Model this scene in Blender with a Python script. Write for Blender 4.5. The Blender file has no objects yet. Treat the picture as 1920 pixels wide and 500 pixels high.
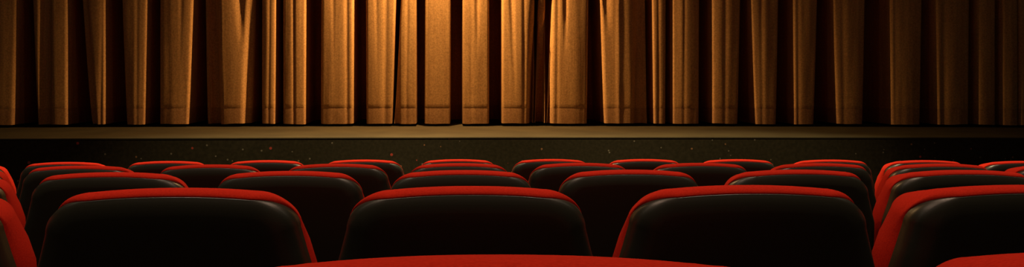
import bpy, bmesh, math, random
from mathutils import Vector, Matrix, noise

SC = bpy.context.scene
COL = SC.collection
random.seed(7)

# ------------------------------------------------------------------ helpers
def lin(r, g, b):
    f = lambda c: c/12.92 if c <= .04045 else ((c+.055)/1.055)**2.4
    return (f(r/255), f(g/255), f(b/255), 1)

def link(name, me, m, parent=None):
    o = bpy.data.objects.new(name, me)
    COL.objects.link(o)
    if m: me.materials.append(m)
    if parent: o.parent = parent
    return o

def from_bm(name, bm, m, parent=None, smooth=True):
    bmesh.ops.recalc_face_normals(bm, faces=bm.faces)
    me = bpy.data.meshes.new(name)
    bm.to_mesh(me); bm.free()
    if smooth:
        for p in me.polygons: p.use_smooth = True
    return link(name, me, m, parent)

def add_box(bm, x0, x1, y0, y1, z0, z1, bev=0.0, seg=2):
    r = bmesh.ops.create_cube(bm, size=1)
    vs = r['verts']
    for v in vs:
        v.co = Vector(((x0+x1)/2+v.co.x*(x1-x0), (y0+y1)/2+v.co.y*(y1-y0), (z0+z1)/2+v.co.z*(z1-z0)))
    if bev:
        es = list({e for v in vs for e in v.link_edges})
        bmesh.ops.bevel(bm, geom=es, offset=bev, segments=seg, profile=.5, affect='EDGES')

def mat(name):
    m = bpy.data.materials.new(name); m.use_nodes = True
    nt = m.node_tree
    return m, nt, nt.nodes['Principled BSDF']

def N(nt, t, **kw):
    n = nt.nodes.new(t)
    for k, v in kw.items():
        if k in n.inputs.keys(): n.inputs[k].default_value = v
        else: setattr(n, k, v)
    return n

def ramp(nt, a, b, ca, cb):
    r = nt.nodes.new('ShaderNodeValToRGB')
    r.color_ramp.elements[0].position = a; r.color_ramp.elements[0].color = ca
    r.color_ramp.elements[1].position = b; r.color_ramp.elements[1].color = cb
    return r

# ------------------------------------------------------------------ materials
def make_fabric(name, c0, c1, scale, rough, sheen, bump=.15, stretch=(1, 1, 1), spec=.2, weave=0):
    m, nt, p = mat(name)
    tc = N(nt, 'ShaderNodeTexCoord'); mp = N(nt, 'ShaderNodeMapping')
    mp.inputs['Scale'].default_value = stretch
    nt.links.new(tc.outputs['Object'], mp.inputs['Vector'])
    ns = N(nt, 'ShaderNodeTexNoise', Scale=scale, Detail=4.0, Roughness=.65)
    nt.links.new(mp.outputs['Vector'], ns.inputs['Vector'])
    r = ramp(nt, .3, .72, c0, c1)
    nt.links.new(ns.outputs['Fac'], r.inputs['Fac'])
    col = r.outputs['Color']
    if weave:
        n2 = N(nt, 'ShaderNodeTexNoise', Scale=weave, Detail=2.0, Roughness=.7)
        nt.links.new(tc.outputs['Object'], n2.inputs['Vector'])
        r2 = ramp(nt, .32, .68, (.72, .70, .66, 1), (1.12, 1.12, 1.14, 1))
        nt.links.new(n2.outputs['Fac'], r2.inputs['Fac'])
        mx = N(nt, 'ShaderNodeMix', data_type='RGBA', blend_type='MULTIPLY')
        mx.inputs['Factor'].default_value = 1
        nt.links.new(col, mx.inputs['A']); nt.links.new(r2.outputs['Color'], mx.inputs['B'])
        col = mx.outputs['Result']
    nt.links.new(col, p.inputs['Base Color'])
    b = N(nt, 'ShaderNodeBump', Strength=bump, Distance=.004)
    nt.links.new(ns.outputs['Fac'], b.inputs['Height'])
    nt.links.new(b.outputs['Normal'], p.inputs['Normal'])
    p.inputs['Roughness'].default_value = rough
    p.inputs['Specular IOR Level'].default_value = spec
    p.inputs['Sheen Weight'].default_value = sheen
    return m

M_RED = make_fabric('red_upholstery', (.33, .013, .006, 1), (.46, .022, .009, 1), 260, .9, .0, spec=.03)
M_SEAT = make_fabric('gap_shade_seat_fabric', (.010, .008, .007, 1), (.018, .014, .012, 1), 240, .95, .0, spec=.03)  # dark colour stands in for the shade seen between the seats
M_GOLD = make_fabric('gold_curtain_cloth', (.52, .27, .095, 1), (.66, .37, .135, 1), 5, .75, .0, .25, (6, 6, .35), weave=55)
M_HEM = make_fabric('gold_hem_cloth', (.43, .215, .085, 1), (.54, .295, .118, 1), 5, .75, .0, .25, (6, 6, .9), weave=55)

def make_plastic(name, c, rough, coat=0):
    m, nt, p = mat(name)
    tc = N(nt, 'ShaderNodeTexCoord')
    ns = N(nt, 'ShaderNodeTexNoise', Scale=420.0, Detail=2.0)
    nt.links.new(tc.outputs['Object'], ns.inputs['Vector'])
    b = N(nt, 'ShaderNodeBump', Strength=.08, Distance=.001)
    nt.links.new(ns.outputs['Fac'], b.inputs['Height'])
    nt.links.new(b.outputs['Normal'], p.inputs['Normal'])
    p.inputs['Base Color'].default_value = c
    p.inputs['Roughness'].default_value = rough
    return m

M_SHELL = make_plastic('black_moulded_shell', (.014, .0165, .010, 1), .41)
M_ARM = make_plastic('black_armrest_plastic', (.010, .009, .008, 1), .5)
M_METAL = make_plastic('black_painted_steel', (.012, .011, .010, 1), .45)

def make_plain(name, c0, c1, scale, rough):
    m, nt, p = mat(name)
    tc = N(nt, 'ShaderNodeTexCoord')
    ns = N(nt, 'ShaderNodeTexNoise', Scale=scale, Detail=5.0)
    nt.links.new(tc.outputs['Object'], ns.inputs['Vector'])
    r = ramp(nt, .35, .7, c0, c1)
    nt.links.new(ns.outputs['Fac'], r.inputs['Fac'])
    nt.links.new(r.outputs['Color'], p.inputs['Base Color'])
    p.inputs['Roughness'].default_value = rough
    p.inputs['Specular IOR Level'].default_value = .15
    return m

M_WALL = make_plain('dark_wall_cloth', (.022, .012, .009, 1), (.034, .018, .012, 1), 6, .9)
M_CEIL = make_plain('dark_ceiling_paint', (.018, .016, .014, 1), (.026, .023, .020, 1), 3, .9)
M_FLOOR = make_plain('dark_carpet', (.016, .008, .007, 1), (.028, .013, .010, 1), 40, .95)
M_STAGE = make_plain('olive_stage_covering', (.038, .029, .014, 1), (.052, .040, .019, 1), 2.2, .8)

def make_riser():
    # dark carpet with a scatter of small star-like flecks, red ones larger than the grey ones
    m, nt, p = mat('flecked_stage_carpet')
    tc = N(nt, 'ShaderNodeTexCoord')
    ns = N(nt, 'ShaderNodeTexNoise', Scale=30.0, Detail=4.0)
    nt.links.new(tc.outputs['Object'], ns.inputs['Vector'])
    base = ramp(nt, .35, .7, (.017, .0135, .0065, 1), (.027, .021, .0105, 1))
    nt.links.new(ns.outputs['Fac'], base.inputs['Fac'])
    col = base.outputs['Color']
    mp = N(nt, 'ShaderNodeMapping'); mp.inputs['Scale'].default_value = (1, 0, 1)
    nt.links.new(tc.outputs['Object'], mp.inputs['Vector'])
    for sc, rad, c, keep in ((6.2, .095, (.30, .040, .025, 1), .45), (10.5, .10, (.13, .105, .075, 1), .35), (7.3, .08, (.20, .09, .04, 1), .55)):
        v = N(nt, 'ShaderNodeTexVoronoi', Scale=sc)
        nt.links.new(mp.outputs['Vector'], v.inputs['Vector'])
        lt = N(nt, 'ShaderNodeMath', operation='LESS_THAN'); lt.inputs[1].default_value = rad
        nt.links.new(v.outputs['Distance'], lt.inputs[0])
        sep = N(nt, 'ShaderNodeSeparateColor')
        nt.links.new(v.outputs['Color'], sep.inputs['Color'])
        gt = N(nt, 'ShaderNodeMath', operation='GREATER_THAN'); gt.inputs[1].default_value = keep
        nt.links.new(sep.outputs['Red'], gt.inputs[0])
        mu = N(nt, 'ShaderNodeMath', operation='MULTIPLY')
        nt.links.new(lt.outputs[0], mu.inputs[0]); nt.links.new(gt.outputs[0], mu.inputs[1])
        mx = N(nt, 'ShaderNodeMix', data_type='RGBA')
        nt.links.new(mu.outputs[0], mx.inputs['Factor'])
        nt.links.new(col, mx.inputs['A']); mx.inputs['B'].default_value = c
        col = mx.outputs['Result']
    nt.links.new(col, p.inputs['Base Color'])
    p.inputs['Roughness'].default_value = .9
    p.inputs['Specular IOR Level'].default_value = .1
    return m
M_RISER = make_riser()

# ------------------------------------------------------------------ dimensions (metres)
STAGE_Z = 1.02
FLOOR_Z = .186                      # level floor between the front row and the stage
def stage_y(x): return 8.0 - .13*(x/6)**2          # the stage edge bows very slightly
def curtain_y(x): return 9.5 - .22*(x/6.3)**2      # the curtain follows the curved screen
SEAT_H = .93
ROWS = []                            # (y of the back of the seats, floor height)
for n in range(5):
    dy, dz = ((0, .0035), (-.012, .002), (0, 0), (0, 0), (.035, -.004))[n]
    ROWS.append((.455+.978*n+dy, 1.75-.1323-.1006*n-SEAT_H+dz))
HALF_W = 8.6

def structure(o):
    o['kind'] = 'structure'; return o
def thing(o, label, cat, group=None):
    o['label'] = label; o['category'] = cat
    if group: o['group'] = group
    return o

# ------------------------------------------------------------------ the room
def build_floor():
    bm = bmesh.new()
    prof = [(-2.2, ROWS[0][1]+.2)]
    for n in range(-2, 5):
        y = .455+.978*n
        prof_z = ROWS[n][1] if n >= 0 else ROWS[0][1]-.1006*n
        y0, y1 = y-.36, y+.618
        prof += [(max(y0, -2.2), prof_z), (y1, prof_z)]
    prof += [(5.02, FLOOR_Z), (12.0, FLOOR_Z)]
    prof = prof[1:]
    top = [[bm.verts.new((sx*HALF_W, y, z)) for y, z in prof] for sx in (-1, 1)]
    for i in range(len(prof)-1):
        bm.faces.new((top[0][i], top[0][i+1], top[1][i+1], top[1][i]))
    return structure(from_bm('floor', bm, M_FLOOR, smooth=False))
build_floor()
def wall(name, x0, x1, y0, y1, z0, z1, m=None):
    bm = bmesh.new(); add_box(bm, x0, x1, y0, y1, z0, z1)
    return structure(from_bm(name, bm, m or M_WALL, smooth=False))
CEIL_Z = 6.2
wall('wall_left', -HALF_W-.15, -HALF_W, -2.2, 11.2, -.05, CEIL_Z)
wall('wall_right', HALF_W, HALF_W+.15, -2.2, 11.2, -.05, CEIL_Z)
wall('wall_front', -HALF_W, HALF_W, 11.05, 11.2, FLOOR_Z, CEIL_Z)
wall('wall_back', -HALF_W-.15, HALF_W+.15, -2.35, -2.2, -.05, CEIL_Z)
wall('ceiling', -HALF_W-.15, HALF_W+.15, -2.35, 11.2, CEIL_Z, CEIL_Z+.12, M_CEIL)

def build_stage():
    n = 48
    bm = bmesh.new()
    f, b = [], []
    for i in range(n+1):
        x = -HALF_W+.001 + (2*HALF_W-.002)*i/n
        f.append((x, stage_y(x))); b.append((x, 11.049))
    rows = []
    for (pts, z) in ((f, STAGE_Z-.014), (f, STAGE_Z-.004), (f, STAGE_Z), (b, STAGE_Z), (b, STAGE_Z-.014)):
        off = .004 if z == STAGE_Z and pts is f else 0
        rows.append([bm.verts.new((x, y+off, z)) for x, y in pts])
    rows.append(rows[0])
    for a, c in zip(rows, rows[1:]):
        for i in range(n): bm.faces.new((a[i], a[i+1], c[i+1], c[i]))
    structure(from_bm('trim_1', bm, M_STAGE, smooth=False)).name = 'stage_floor'
    bm = bmesh.new()
    A = [bm.verts.new((x, y+.005, FLOOR_Z)) for x, y in f]
    B = [bm.verts.new((x, y+.005, STAGE_Z-.0135)) for x, y in f]
    for i in range(n): bm.faces.new((A[i], A[i+1], B[i+1], B[i]))
    structure(from_bm('stage_front', bm, M_RISER, smooth=False))
build_stage()

# ------------------------------------------------------------------ the curtain
# each row is one full fold of the cloth: left and right edge at the top of the view, left and right edge at the hem
FOLDS = [
    (-5.769, -5.356, -5.765, -5.388),
    (-5.172, -4.770, -5.106, -4.766),
    (-4.608, -4.326, -4.504, -4.322),
    (-4.124, -3.820, -4.057, -3.847),
    (-3.666, -3.268, -3.662, -3.328),
    (-3.138, -2.519, -3.102, -2.567),
    (-2.421, -2.249, -2.416, -2.258),
    (-2.157, -1.879, -2.152, -1.881),
    (-1.679, -1.278, -1.681, -1.280),
    (-1.117, -0.746, -1.106, -0.789),
    (-0.672, -0.483, -0.762, -0.478),
    (-0.367, -0.041, -0.369, -0.043),
    (0.116, 0.451, 0.121, 0.456),
    (0.622, 1.041, 0.627, 1.026),
    (1.097, 1.179, 1.053, 1.177),
    (1.269, 1.738, 1.205, 1.722),
    (1.897, 2.485, 1.957, 2.510),
    (2.575, 2.748, 2.600, 2.746),
    (2.831, 3.184, 2.843, 3.182),
    (3.351, 3.718, 3.362, 3.688),
    (3.856, 4.216, 3.930, 4.186),
    (4.409, 4.720, 4.428, 4.676),
    (4.926, 5.339, 4.986, 5.309),
    (5.668, 6.071, 5.693, 6.049),
    (6.248, 6.683, 6.280, 6.674),
    (6.791, 7.007, 6.796, 7.012),
    (7.102, 7.290, 7.106, 7.295),
]
Z_REF_T, Z_REF_B = 2.63, 1.045
Z_HEM, Z_TOP = STAGE_Z+.034, 3.22
SEAM_Z = 1.255
DEPTH = .75                           # how deep the valleys between the folds run
def edges(fold, z):
    t = (z-Z_REF_B)/(Z_REF_T-Z_REF_B)
    t = max(-.02, min(1.3, t))
    s = t if t < 0 else t**.85 if t <= 1 else t
    return fold[2]+(fold[0]-fold[2])*s, fold[3]+(fold[1]-fold[3])*s

# shallow creases inside folds: (x at top, x at hem, width, depth, z where it ends below (0 = runs to the hem))
CREASES = [
    (-2.685, -2.649, 0.055, 0.16, 2.05), (-2.935, -2.925, 0.03, -0.035, 0), (-4.987, -4.946, 0.03, 0.05, 0), (-4.349, -4.369, 0.02, 0.03, 0),
    (-3.938, -3.938, 0.02, 0.02, 0), (-3.405, -3.425, 0.025, 0.03, 1.7), (-2.323, -2.334, 0.018, 0.025, 0), (-2.029, -2.019, 0.018, 0.03, 0),
    (-1.36, -1.35, 0.018, 0.04, 0), (-1.532, -1.512, 0.02, 0.02, 1.5), (-0.865, -0.875, 0.03, 0.04, 0), (-0.986, -0.966, 0.02, 0.025, 1.6),
    (-0.593, -0.603, 0.02, 0.03, 0), (-0.336, -0.339, 0.012, 0.03, 0), (0.301, 0.311, 0.03, 0.07, 1.9), (0.221, 0.231, 0.02, 0.02, 0),
    (0.742, 0.802, 0.03, 0.06, 1.2), (0.901, 0.911, 0.02, 0.03, 0), (1.44, 1.44, 0.02, 0.06, 1.9), (1.34, 1.33, 0.015, 0.03, 0),
    (1.966, 2.075, 0.045, 0.09, 2.2), (2.125, 2.135, 0.02, -0.03, 0), (2.353, 2.392, 0.06, 0.05, 0), (2.65, 2.659, 0.02, 0.03, 0),
    (2.985, 2.985, 0.02, 0.03, 0), (3.517, 3.517, 0.03, 0.035, 0), (3.988, 4.008, 0.025, 0.03, 0), (4.468, 4.478, 0.02, 0.03, 0),
    (5.044, 5.064, 0.03, 0.03, 0), (5.725, 5.725, 0.03, 0.03, 0), (6.355, 6.355, 0.04, 0.05, 0), (6.791, 6.791, 0.03, 0.04, 0)]
def crease(x, z):
    d = 0
    for xt, xb, w, dep, zend in CREASES:
        t = max(0, min(1.2, (z-Z_REF_B)/(Z_REF_T-Z_REF_B)))
        c = xb+(xt-xb)*t
        k = 1.0
        ww = w
        if zend:
            k = max(0, min(1, (z-zend)/(Z_REF_T-zend)))
            ww = w*(.4+.6*k)
        q = (x-c)/ww
        if abs(q) < 3: d += dep*k*math.exp(-q*q)
    d *= CREASE_DEPTH*(1 if abs(x) < 2.3 else .6)
    # broad set-back bands that hang a little behind the folds beside them
    for xt, xb, w, dt, db in SETBACKS:
        t = max(0, min(1.2, (z-Z_REF_B)/(Z_REF_T-Z_REF_B)))
        q = (x-xb-(xt-xb)*t)/w
        if abs(q) < 2.2: d += (db+(dt-db)*t)*math.exp(-q**4)
    return d
SETBACKS = [
    (-3.057, -3.016, 0.085, 0.15, 0.17), (2.412, 2.412, 0.075, 0.08, 0.09), (-4.575, -4.472, 0.05, 0.03, 0.1), (1.136, 1.111, 0.12, 0.03, 0.30),
    (-5.018, -5.018, 0.06, 0.06, 0.06), (-2.547, -2.598, 0.05, 0.02, 0.06), (-0.724, -0.724, 0.035, 0, 0.06)]
CREASE_DEPTH = .32

def wave(x, z):
    # slight unevenness of hanging cloth
    return 0.007*noise.noise(Vector((x*4.1, z*.5, 3.1))) + .003*noise.noise(Vector((x*13, z*.9, 8.2)))

NF, NS, NB = 26, 7, 5
def front_back(fold_list, z):
    pts = []
    n = len(fold_list)
    for i, fo in enumerate(fold_list):
        xl, xr = edges(fo, z)
        w = xr-xl
        rnd = min(.022, w*.25)
        for j in range(NF+1):
            u = j/NF
            x = xl+w*u
            e = min(u, 1-u)*w
            edge = rnd*(1-math.sqrt(max(0, 1-(1-min(1, e/rnd))**2))) if e < rnd else 0
            belly = -.014*math.sin(math.pi*u)*min(1, w/.35)
            y = curtain_y(x)+edge+belly+.03+crease(x, z)+wave(x, z)
            pts.append((x, y))
        if i < n-1:
            nl, nr = edges(fold_list[i+1], z)
            gap = max(.012, nl-xr)
            dep = DEPTH*FOLD_DEPTH.get(i, 1.0)
            kz = FOLD_FADE.get(i)
            if kz:
                dep *= .22+.78*max(0, min(1, (z-kz)/(Z_REF_T-kz)))
            for j in range(1, NS+1):
                u = j/NS
                bulge = -.012*math.sin(math.pi*u)
                pts.append((xr-bulge*0+.004*math.sin(7*u+i), curtain_y(xr)+.03+rnd+dep*u))
            for j in range(1, NB):
                u = j/NB
                x = xr+(nl-xr)*u
                pts.append((x, curtain_y(x)+.03+rnd+dep+.04*math.sin(math.pi*u)))
            for j in range(NS, 0, -1):
                u = j/NS
                pts.append((nl+.004*math.sin(5*u+i), curtain_y(nl)+.03+rnd+dep*u))
    return pts
FOLD_DEPTH = {9: .8, 13: .7, 14: .55, 24: .5, 25: .5}
FOLD_FADE = {13: 1.75, 14: 1.1}
# the cloth runs on past the view on both sides in folds of the same kind
LEFT = [(-8.579, -8.233, -8.558, -8.212), (-8.055, -7.636, -8.044, -7.647), (-7.459, -7.062, -7.459, -7.083), (-6.875, -6.5, -6.854, -6.479), (-6.292, -5.887, -6.282, -5.898)]
RIGHT = [(7.311, 7.562, 7.321, 7.562), (7.715, 8.061, 7.706, 8.051)]
FULL = LEFT + FOLDS + RIGHT
nl_ = len(LEFT)
FOLD_DEPTH = {k+nl_: v for k, v in FOLD_DEPTH.items()}
FOLD_FADE = {k+nl_: v for k, v in FOLD_FADE.items()}

def sheet(name, zs, m, parent, push=0.0):
    bm = bmesh.new()
    prev = None
    for z in zs:
        hem_lift = .012*noise.noise(Vector((1.3, 0, 0)))
        row = []
        for (x, y) in front_back(FULL, z):
            zz = z
            if abs(z-Z_HEM) < 1e-6: zz = z+.010*noise.noise(Vector((x*1.7, .3, 2.0)))+.006*noise.noise(Vector((x*6, .1, 5.0)))
            row.append(bm.verts.new((x, y-push+(.0012 if abs(z-SEAM_Z) < 1e-6 else 0), zz)))
        if prev:
            for i in range(len(row)-1): bm.faces.new((prev[i], prev[i+1], row[i+1], row[i]))
        prev = row
    o = from_bm(name, bm, m, parent)
    s = o.modifiers.new('thickness', 'SOLIDIFY'); s.use_rim = False; s.thickness = .004; s.offset = 0
    return o

cur = bpy.data.objects.new('stage_curtain', None); COL.objects.link(cur)
thing(cur, 'wide gold theatre curtain hanging in deep vertical folds behind the stage edge', 'curtain')
NZ = 34
sheet('curtain_cloth', [SEAM_Z, SEAM_Z+.007]+[SEAM_Z+(Z_TOP-SEAM_Z)*i/NZ for i in range(1, NZ+1)], M_GOLD, cur)
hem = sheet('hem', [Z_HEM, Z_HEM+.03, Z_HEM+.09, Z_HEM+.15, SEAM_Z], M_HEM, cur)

# unseen box added above the cloth to shade the valleys between folds
bm = bmesh.new()
n = 40
ring = []
for i in range(n+1):
    x = -8.5+17.0*i/n
    y = curtain_y(x)
    ring.append([bm.verts.new((x, yy, zz)) for yy, zz in ((y+.0, Z_TOP), (y+1.0, Z_TOP), (y+1.0, Z_TOP+.18), (y+.0, Z_TOP+.18))])
for a, b in zip(ring, ring[1:]):
    for j in range(4): bm.faces.new((a[j], a[(j+1) % 4], b[(j+1) % 4], b[j]))
bm.faces.new(ring[0]); bm.faces.new(ring[-1][::-1])
o = from_bm('added_shade_box', bm, M_CEIL, smooth=False); structure(o)

# ------------------------------------------------------------------ the cinema seat
def half_w(d):
    # half width of the back at depth d below its top edge: it widens towards the seat
    e = max(0, d-.045)
    return .2285+min(.033, .30*e*e/(e+.035))

BACK_H = .60
RC, RA = .084, .084
def build_outline():
    # rounded trapezoid seen from behind, origin at the middle of the top edge:
    # (point, outward direction, t) with t = 1 down the sides and 0 along the top
    right = []
    for i in range(12):
        d = BACK_H-(BACK_H-RC)*i/11
        right.append((half_w(d), -d, 1.0, 0.0, 1.0))
    cx_ = half_w(RC)-RA
    na = 14
    for i in range(1, na+1):
        a = (math.pi/2)*i/na
        ca, sa = max(0, math.cos(a)), math.sin(a)
        u = 1-i/na
        right.append((cx_+RA*ca**1.05, -RC+(RC-.007)*sa**1.05, ca, sa, u*u*(3-2*u)))
    k = 8
    x0 = right[-1][0]
    for i in range(1, k+1):
        u = i/k
        right.append((x0*(1-u), -.007+.007*(1-(1-u)**2.2), 0.0, 1.0, 0.0))
    return right+[(-x, z, -nx, nz, t) for x, z, nx, nz, t in right[:-1]][::-1]
OUTLINE = build_outline()

def loft(top, side, domes_first, domes_last, m, name, parent):
    # top and side: (inset, y) of each ring along the top edge and down the sides
    rings = []
    zc = -.30
    def ring(a, b, sc=1, far=0):
        row = []
        for x, z, nx, nz, t in OUTLINE:
            e = min(1, max(0, -z/.14))
            t = t*(1-far)+e*e*(3-2*e)*far      # towards the front the corner rounds off like the top edge
            ins = a[0]+(b[0]-a[0])*t
            y = a[1]+(b[1]-a[1])*t
            row.append(Vector(((x-nx*ins)*sc, y, zc+(z-nz*ins-zc)*sc)))
        return row
    i0, i1 = top[0][0], top[-1][0]
    for sc, y in domes_first: rings.append(ring((i0, y), (i0, y), sc))
    for i, (a, b) in enumerate(zip(top, side)): rings.append(ring(a, b, 1, min(1, max(0, (i-2)/4)) if domes_last else 0))
    for sc, y in domes_last: rings.append(ring((i1, y), (i1, y), sc))
    bm = bmesh.new()
    prev = first = None
    for r in rings:
        row = [bm.verts.new(v) for v in r]
        if prev:
            L = len(row)
            for i in range(L):
                j = (i+1) % L
                bm.faces.new((prev[i], prev[j], row[j], row[i]))
        else: first = row
        prev = row
    def cap(row):
        L = len(row)
        for i in range(L//2):
            vs = []
            for v in (row[i], row[i+1], row[L-2-i], row[L-1-i]):
                if v not in vs: vs.append(v)
            if len(vs) >= 3:
                try: bm.faces.new(vs)
                except ValueError: pass
    if domes_first: cap(first)
    if domes_last: cap(prev)
    return from_bm(name, bm, m, parent)

SHELL_TOP = [(.045, -.0092), (.040, -.0085), (.032, -.0062), (.025, -.0036), (.020, -.0014), (.016, .0006), (.014, .0018), (.012, .0029), (.011, .0034), (.014, .007)]
SHELL_SIDE = [(.045, -.0092), (.036, -.0078), (.026, -.0042), (.017, .0012), (.010, .0066), (.005, .0125), (.001, .020), (-.0005, .032), (-.001, .055), (.006, .057)]
CUSH_TOP = [(.014, .006), (.011, .0037), (.0075, .0047), (.0035, .010), (.001, .017), (0, .024), (.0015, .036), (.005, .052), (.0105, .072), (.020, .100), (.032, .138), (.045, .175)]
CUSH_SIDE = [(.008, .053), (.003, .0545), (.0005, .058), (0, .065), (-.001, .075), (-.0005, .089), (.0015, .105), (.006, .123), (.012, .141), (.021, .158), (.032, .172), (.045, .181)]
RECLINE = math.radians(5)
def make_seat():
    root = bpy.data.objects.new('cinema_seat', None); COL.objects.link(root)
    # back: modelled upright with its top edge at the origin, then tilted about the joint
    T = Matrix.Translation((0, 0, SEAT_H)) @ Matrix.Rotation(RECLINE, 4, 'X')
    shell = loft(SHELL_TOP, SHELL_SIDE, [(.3, -.0100), (.75, -.0100), (.93, -.0099)], [], M_SHELL, 'back_shell', root)
    cush = loft(CUSH_TOP, CUSH_SIDE, [], [(.95, .184), (.7, .188), (.3, .190)], M_RED, 'back_cushion', root)
    for o in (shell, cush): o.data.transform(T)
    # seat, a little higher at the front
    TS = Matrix.Translation((0, .405, .40)) @ Matrix.Rotation(math.radians(4), 4, 'X')
    bm = bmesh.new(); add_box(bm, -.225, .225, -.20, .20, -.055, .055, .038, 4)
    from_bm('seat_cushion', bm, M_SEAT, root).data.transform(TS)
    bm = bmesh.new(); add_box(bm, -.215, .215, -.19, .19, -.082, -.056, .010, 2)
    from_bm('seat_pan', bm, M_SHELL, root).data.transform(TS)
    # support: crossbar between the arm supports, under the back
    bm = bmesh.new(); add_box(bm, -.235, .235, .22, .28, .245, .30, .008, 2)
    from_bm('crossbar', bm, M_METAL, root)
    # one arm support per seat, on its right side, shared with the neighbour
    bm = bmesh.new(); add_box(bm, .258, .292, .16, .42, .03, .565, .012, 2)
    s = from_bm('side_support', bm, M_METAL, root)
    bm = bmesh.new(); add_box(bm, .250, .292, .10, .48, 0, .03, .008, 2)
    from_bm('foot_plate', bm, M_METAL, s)
    bm = bmesh.new(); add_box(bm, .254, .294, .16, .46, .56, .605, .016, 3)
    from_bm('armrest', bm, M_ARM, root)
    return root

def copy_tree(o, parent=None):
    c = o.copy(); COL.objects.link(c)
    if parent: c.parent = parent
    for ch in [q for q in bpy.data.objects if q.parent is o]: copy_tree(ch, c)
    return c

PITCH = .562
ROW_WORDS = ['nearest row, cut by the bottom of the picture', 'second nearest row', 'middle row of five', 'second row from the stage', 'row nearest the stage']
ORD = ['leftmost', 'second from left', 'third from left', 'fourth from left', 'fifth from left', 'sixth from left', 'seventh from left', 'eighth from left', 'ninth from left', 'tenth from left', 'eleventh from left', 'rightmost']
RANGES = [(0, 1), (-2, 2), (-3, 3), (-4, 5), (-5, 6)]
proto = make_seat()
first = True
for n, (k0, k1) in enumerate(RANGES):
    y, z = ROWS[n]
    for k in range(k0, k1+1):
        s = proto if first else copy_tree(proto)
        first = False
        x = .027+PITCH*k+(.006 if n == 0 else 0)
        s.location = (x, y-.015*x*x, z)
        s.rotation_euler = (0, 0, -.03*x-(.040 if n == 0 else 0))
        i = k-k0
        w = 'rightmost' if k == k1 else ORD[i]
        thing(s, f'red-topped black cinema seat, {w} in the {ROW_WORDS[n]}', 'seat', 'empty cinema seats in rows')

# ------------------------------------------------------------------ light
def spot(name, loc, target, energy, color, angle, blend, radius):
    L = bpy.data.lights.new(name, 'SPOT'); L.energy = energy; L.color = color
    L.spot_size = math.radians(angle); L.spot_blend = blend; L.shadow_soft_size = radius
    o = bpy.data.objects.new(name, L); COL.objects.link(o); o.location = loc
    o.rotation_euler = (Vector(target)-Vector(loc)).to_track_quat('-Z', 'Y').to_euler()
    return o
spot('curtain_lamp', (-0.2, 9.20, 4.8), (-0.2, 9.22, 1.0), 1550, (1.0, .57, .22), 154, 1.0, .05)
spot('added_curtain_fill', (-0.150, 9.28, 4.1), (-0.150, 9.32, 1.0), 170, (1.0, .66, .22), 110, 1.0, .05)  # extra lamp added to brighten the top middle of the curtain
for x in (-4.5, -1.5, 1.5, 4.5):
    for y in (.6, 2.6, 4.4):
        spot('house_downlight', (x, y, 6.0), (x, y, 0), 275, (1.0, .66, .46), 84, 1.0, .06)
for x in (-5.0, 5.0):
    L = bpy.data.lights.new('added_dim_fill', 'POINT'); L.energy = 30; L.color = (1, .88, .62); L.shadow_soft_size = .09  # fill light, added to lift the curtain sides and seat shells
    o = bpy.data.objects.new('added_dim_fill', L); COL.objects.link(o); o.location = (x, 2.0, 5.9)
for x in (-1.6, .6, 2.8):
    spot('added_stage_front_fill', (x, 6.2, 6.0), (x, 6.2, 0), 1500, (1.0, .84, .46), 62, .7, .06)  # added only to bring out the stage front and its flecks

w = bpy.data.worlds.new('World'); SC.world = w; w.use_nodes = True
w.node_tree.nodes['Background'].inputs['Color'].default_value = (0, 0, 0, 1)

# ------------------------------------------------------------------ camera
cam = bpy.data.cameras.new('Camera'); co = bpy.data.objects.new('Camera', cam); COL.objects.link(co)
cam.sensor_width = 36; cam.lens = 1390/1920*36
cam.shift_x = 39/1920
cam.shift_y = -120/1920
cam.clip_start = .02
yaw, roll = math.radians(2.9), .003
fw = Vector((math.sin(yaw), math.cos(yaw), 0)); r = Vector((math.cos(yaw), -math.sin(yaw), 0)); u = Vector((0, 0, 1))
r2 = r*math.cos(roll)+u*math.sin(roll); u2 = u*math.cos(roll)-r*math.sin(roll)
m = Matrix((r2, u2, -fw)).transposed().to_4x4()
m.translation = Vector((0, 0, 1.75))
co.matrix_world = m
SC.camera = co
SC.view_settings.view_transform = 'Standard'
SC.view_settings.look = 'None'
SC.view_settings.gamma = 1
SC.view_settings.use_curve_mapping = False
SC.view_settings.exposure = 0
